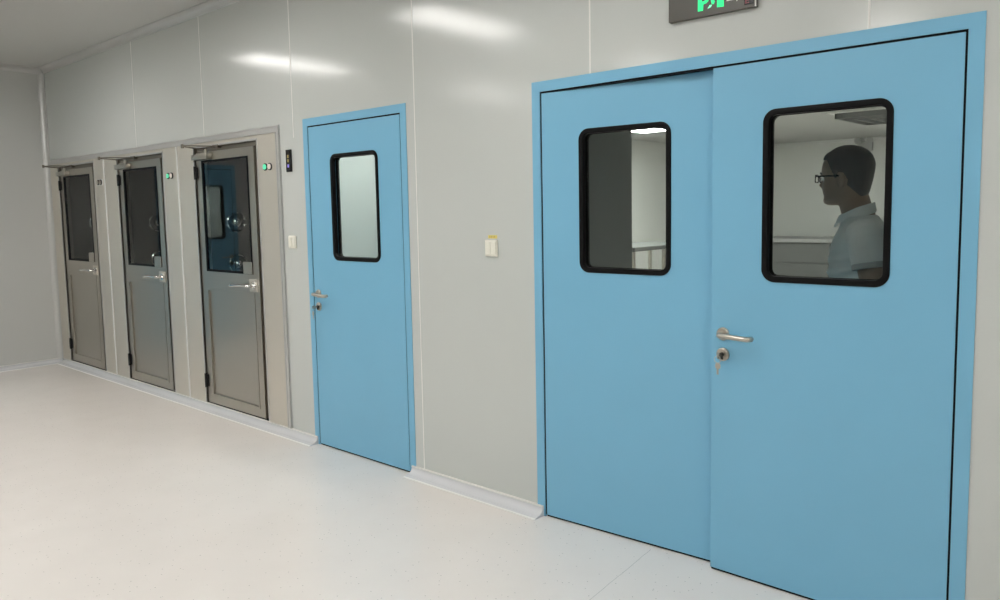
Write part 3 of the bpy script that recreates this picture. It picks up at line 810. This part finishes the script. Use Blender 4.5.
# glasses
bm = bm_new()
for s in (-1, 1):
    o = rr(.052, .034, .010, 5, s*.033, .112); i = [(x*1., z) for x, z in rr(.045, .027, .008, 5, s*.033, .112)]
    b2 = bm_new(); ring_solid(b2, o, i, -.0018, .0018)
    vm = {v: bm.verts.new((.1085-abs(v.co.x)*.12+v.co.y, v.co.x, CH+v.co.z)) for v in b2.verts}
    for f in b2.faces: bm.faces.new([vm[v] for v in f.verts])
    b2.free()
    tube(bm, [(.1015, s*.059, CH+.120), (.095, s*.068, CH+.121), (.05, s*.0775, CH+.121), (.0, s*.0815, CH+.120), (-.018, s*.082, CH+.108)], (.0014,.0028), 8)
tube(bm, [(.108, -.009, CH+.117), (.112, 0, CH+.119), (.108, .009, CH+.117)], .0018, 8)
turn(bm); obj('glasses', bm, M['glasses'], man)
# polo shirt: trunk and sleeves in one cloth
def folds(a, z):
    if z > 1.36: return 0.
    k = min(1., (1.36-z)/.12)
    return k*.016*(.6-abs(math.sin(z*62 + 1.6*math.cos(a*1.0+.4) + .9*math.sin(2*a)))) * (.5+.5*abs(math.cos(a*.5)))
bm = bm_new()
loft(bm, [(z, cx, d+.004+(.012 if z < 1.1 else .004), w_+.004+(.012 if z < 1.1 else 0)) for z, cx, d, w_ in TORSO if z > .88], n=80, disp=folds)
for s in (-1, 1): sh, el, wr = arm(bm, s, .014, 4)
shirt = obj('polo_shirt', fuse(bm, .0055, 2), M['shirt'], man, smooth=180)
for s in (-1, 1):
    sh, el = Vector((-.075, s*.170, 1.390)), Vector((-.115, s*.215, 1.105))
    a, b = sh.lerp(el, .345), sh.lerp(el, .425)
    bm = bm_new(); tube(bm, [a, a.lerp(b,.1), a.lerp(b,.9), b], [.0655,.0690,.0690,.0665], 28, up=Vector((1,0,0)))
    obj('sleeve_trim', bm, M['shirt_trim'], shirt, smooth=40)
# collar: folded band standing round the neck, points at the front
bm = bm_new(); n = 48; L = []
for (dr, dz, pt) in ((.004,.000,0.),(.006,.036,0.),(.010,.040,0.),(.017,.006,1.),(.014,-.004,1.),(.009,.006,.6)):
    ring = []
    for k in range(n):
        a = 2*PI*k/n; c = Vector((-.040, 0, 1.476)); 
        fr = max(0., math.cos(a)); tilt = -.021*math.cos(a)
        x = c.x+(.057+dr)*math.cos(a)+ (.012*fr**3 if pt else 0); y = (.062+dr)*math.sin(a)
        ring.append(bm.verts.new((x, y, c.z+dz*(1-.3*fr)+tilt-.020*pt*g(a if a < PI else 2*PI-a, .45)-.006)))
    L.append(ring)
for A, B in zip(L, L[1:]+L[:1]):
    for k in range(n): bm.faces.new((A[k], A[(k+1)%n], B[(k+1)%n], B[k]))
obj('collar', bm, M['shirt'], shirt, smooth=50)
for z in (1.435, 1.385):
    bm = bm_new(); bmesh.ops.create_uvsphere(bm, u_segments=10, v_segments=6, radius=.005, matrix=Matrix.Translation((.036+(.014 if z < 1.4 else 0), 0, z)))
    obj('button', bm, M['eye'], shirt)
bm = bm_new()
loft(bm, [(.82,-.045,.105,.160),(.90,-.045,.110,.168),(.97,-.045,.108,.166)], n=40)
for s in (-1, 1):
    P, Rr = LEGS(s, .014); tube(bm, P, Rr, 24, up=Vector((1,0,0)))
obj('trousers', fuse(bm, .007, 2), M['trousers'], man, smooth=180)
for s in (-1, 1):
    bm = bm_new()
    tube(bm, spine([(-.125,s*.098,.045),(-.085,s*.099,.055),(-.02,s*.105,.055),(.06,s*.113,.044),(.125,s*.117,.036),(.150,s*.118,.030)], 4), [(.030,.040)]*4+[(.040,.050)]*4+[(.046,.052)]*4+[(.050,.042)]*4+[(.044,.034)]*4+[(.018,.018)], 20)
    for v in bm.verts:
        if v.co.z < .012: v.co.z = .012
    box(bm, -.13, .14, s*.108-.042, s*.108+.042, .001, .014)
    obj('shoe', bm, M['shoe'], man, smooth=50)


# ------------------------------------------------------------------ camera
R = [0.7440285, 0.6678821, -0.0188434]
U = [-0.0468283, 0.0802589, 0.9956735]
F = [-0.6665048, 0.739927, -0.0909906]
cam = bpy.data.cameras.new('camera'); co = bpy.data.objects.new('camera', cam); COL.objects.link(co)
rot = Matrix((R, U, [-f for f in F])).transposed()
co.matrix_world = Matrix.Translation((0, -2.9229, 1.5294)) @ rot.to_4x4()
cam.sensor_width = 36; cam.lens = 775.459*36/1000; cam.shift_y = -0.01997; cam.clip_start = .02; cam.clip_end = 60
S.camera = co

w = bpy.data.worlds.new('dark'); S.world = w; w.use_nodes = True
w.node_tree.nodes['Background'].inputs['Color'].default_value = (.5,.5,.5,1); w.node_tree.nodes['Background'].inputs['Strength'].default_value = .0
S.view_settings.view_transform = 'Standard'; S.view_settings.look = 'None'; S.view_settings.gamma = 1; S.view_settings.use_curve_mapping = False
S.view_settings.exposure = 0.
for o in bpy.data.objects:
    if 'origin' in o: del o['origin']
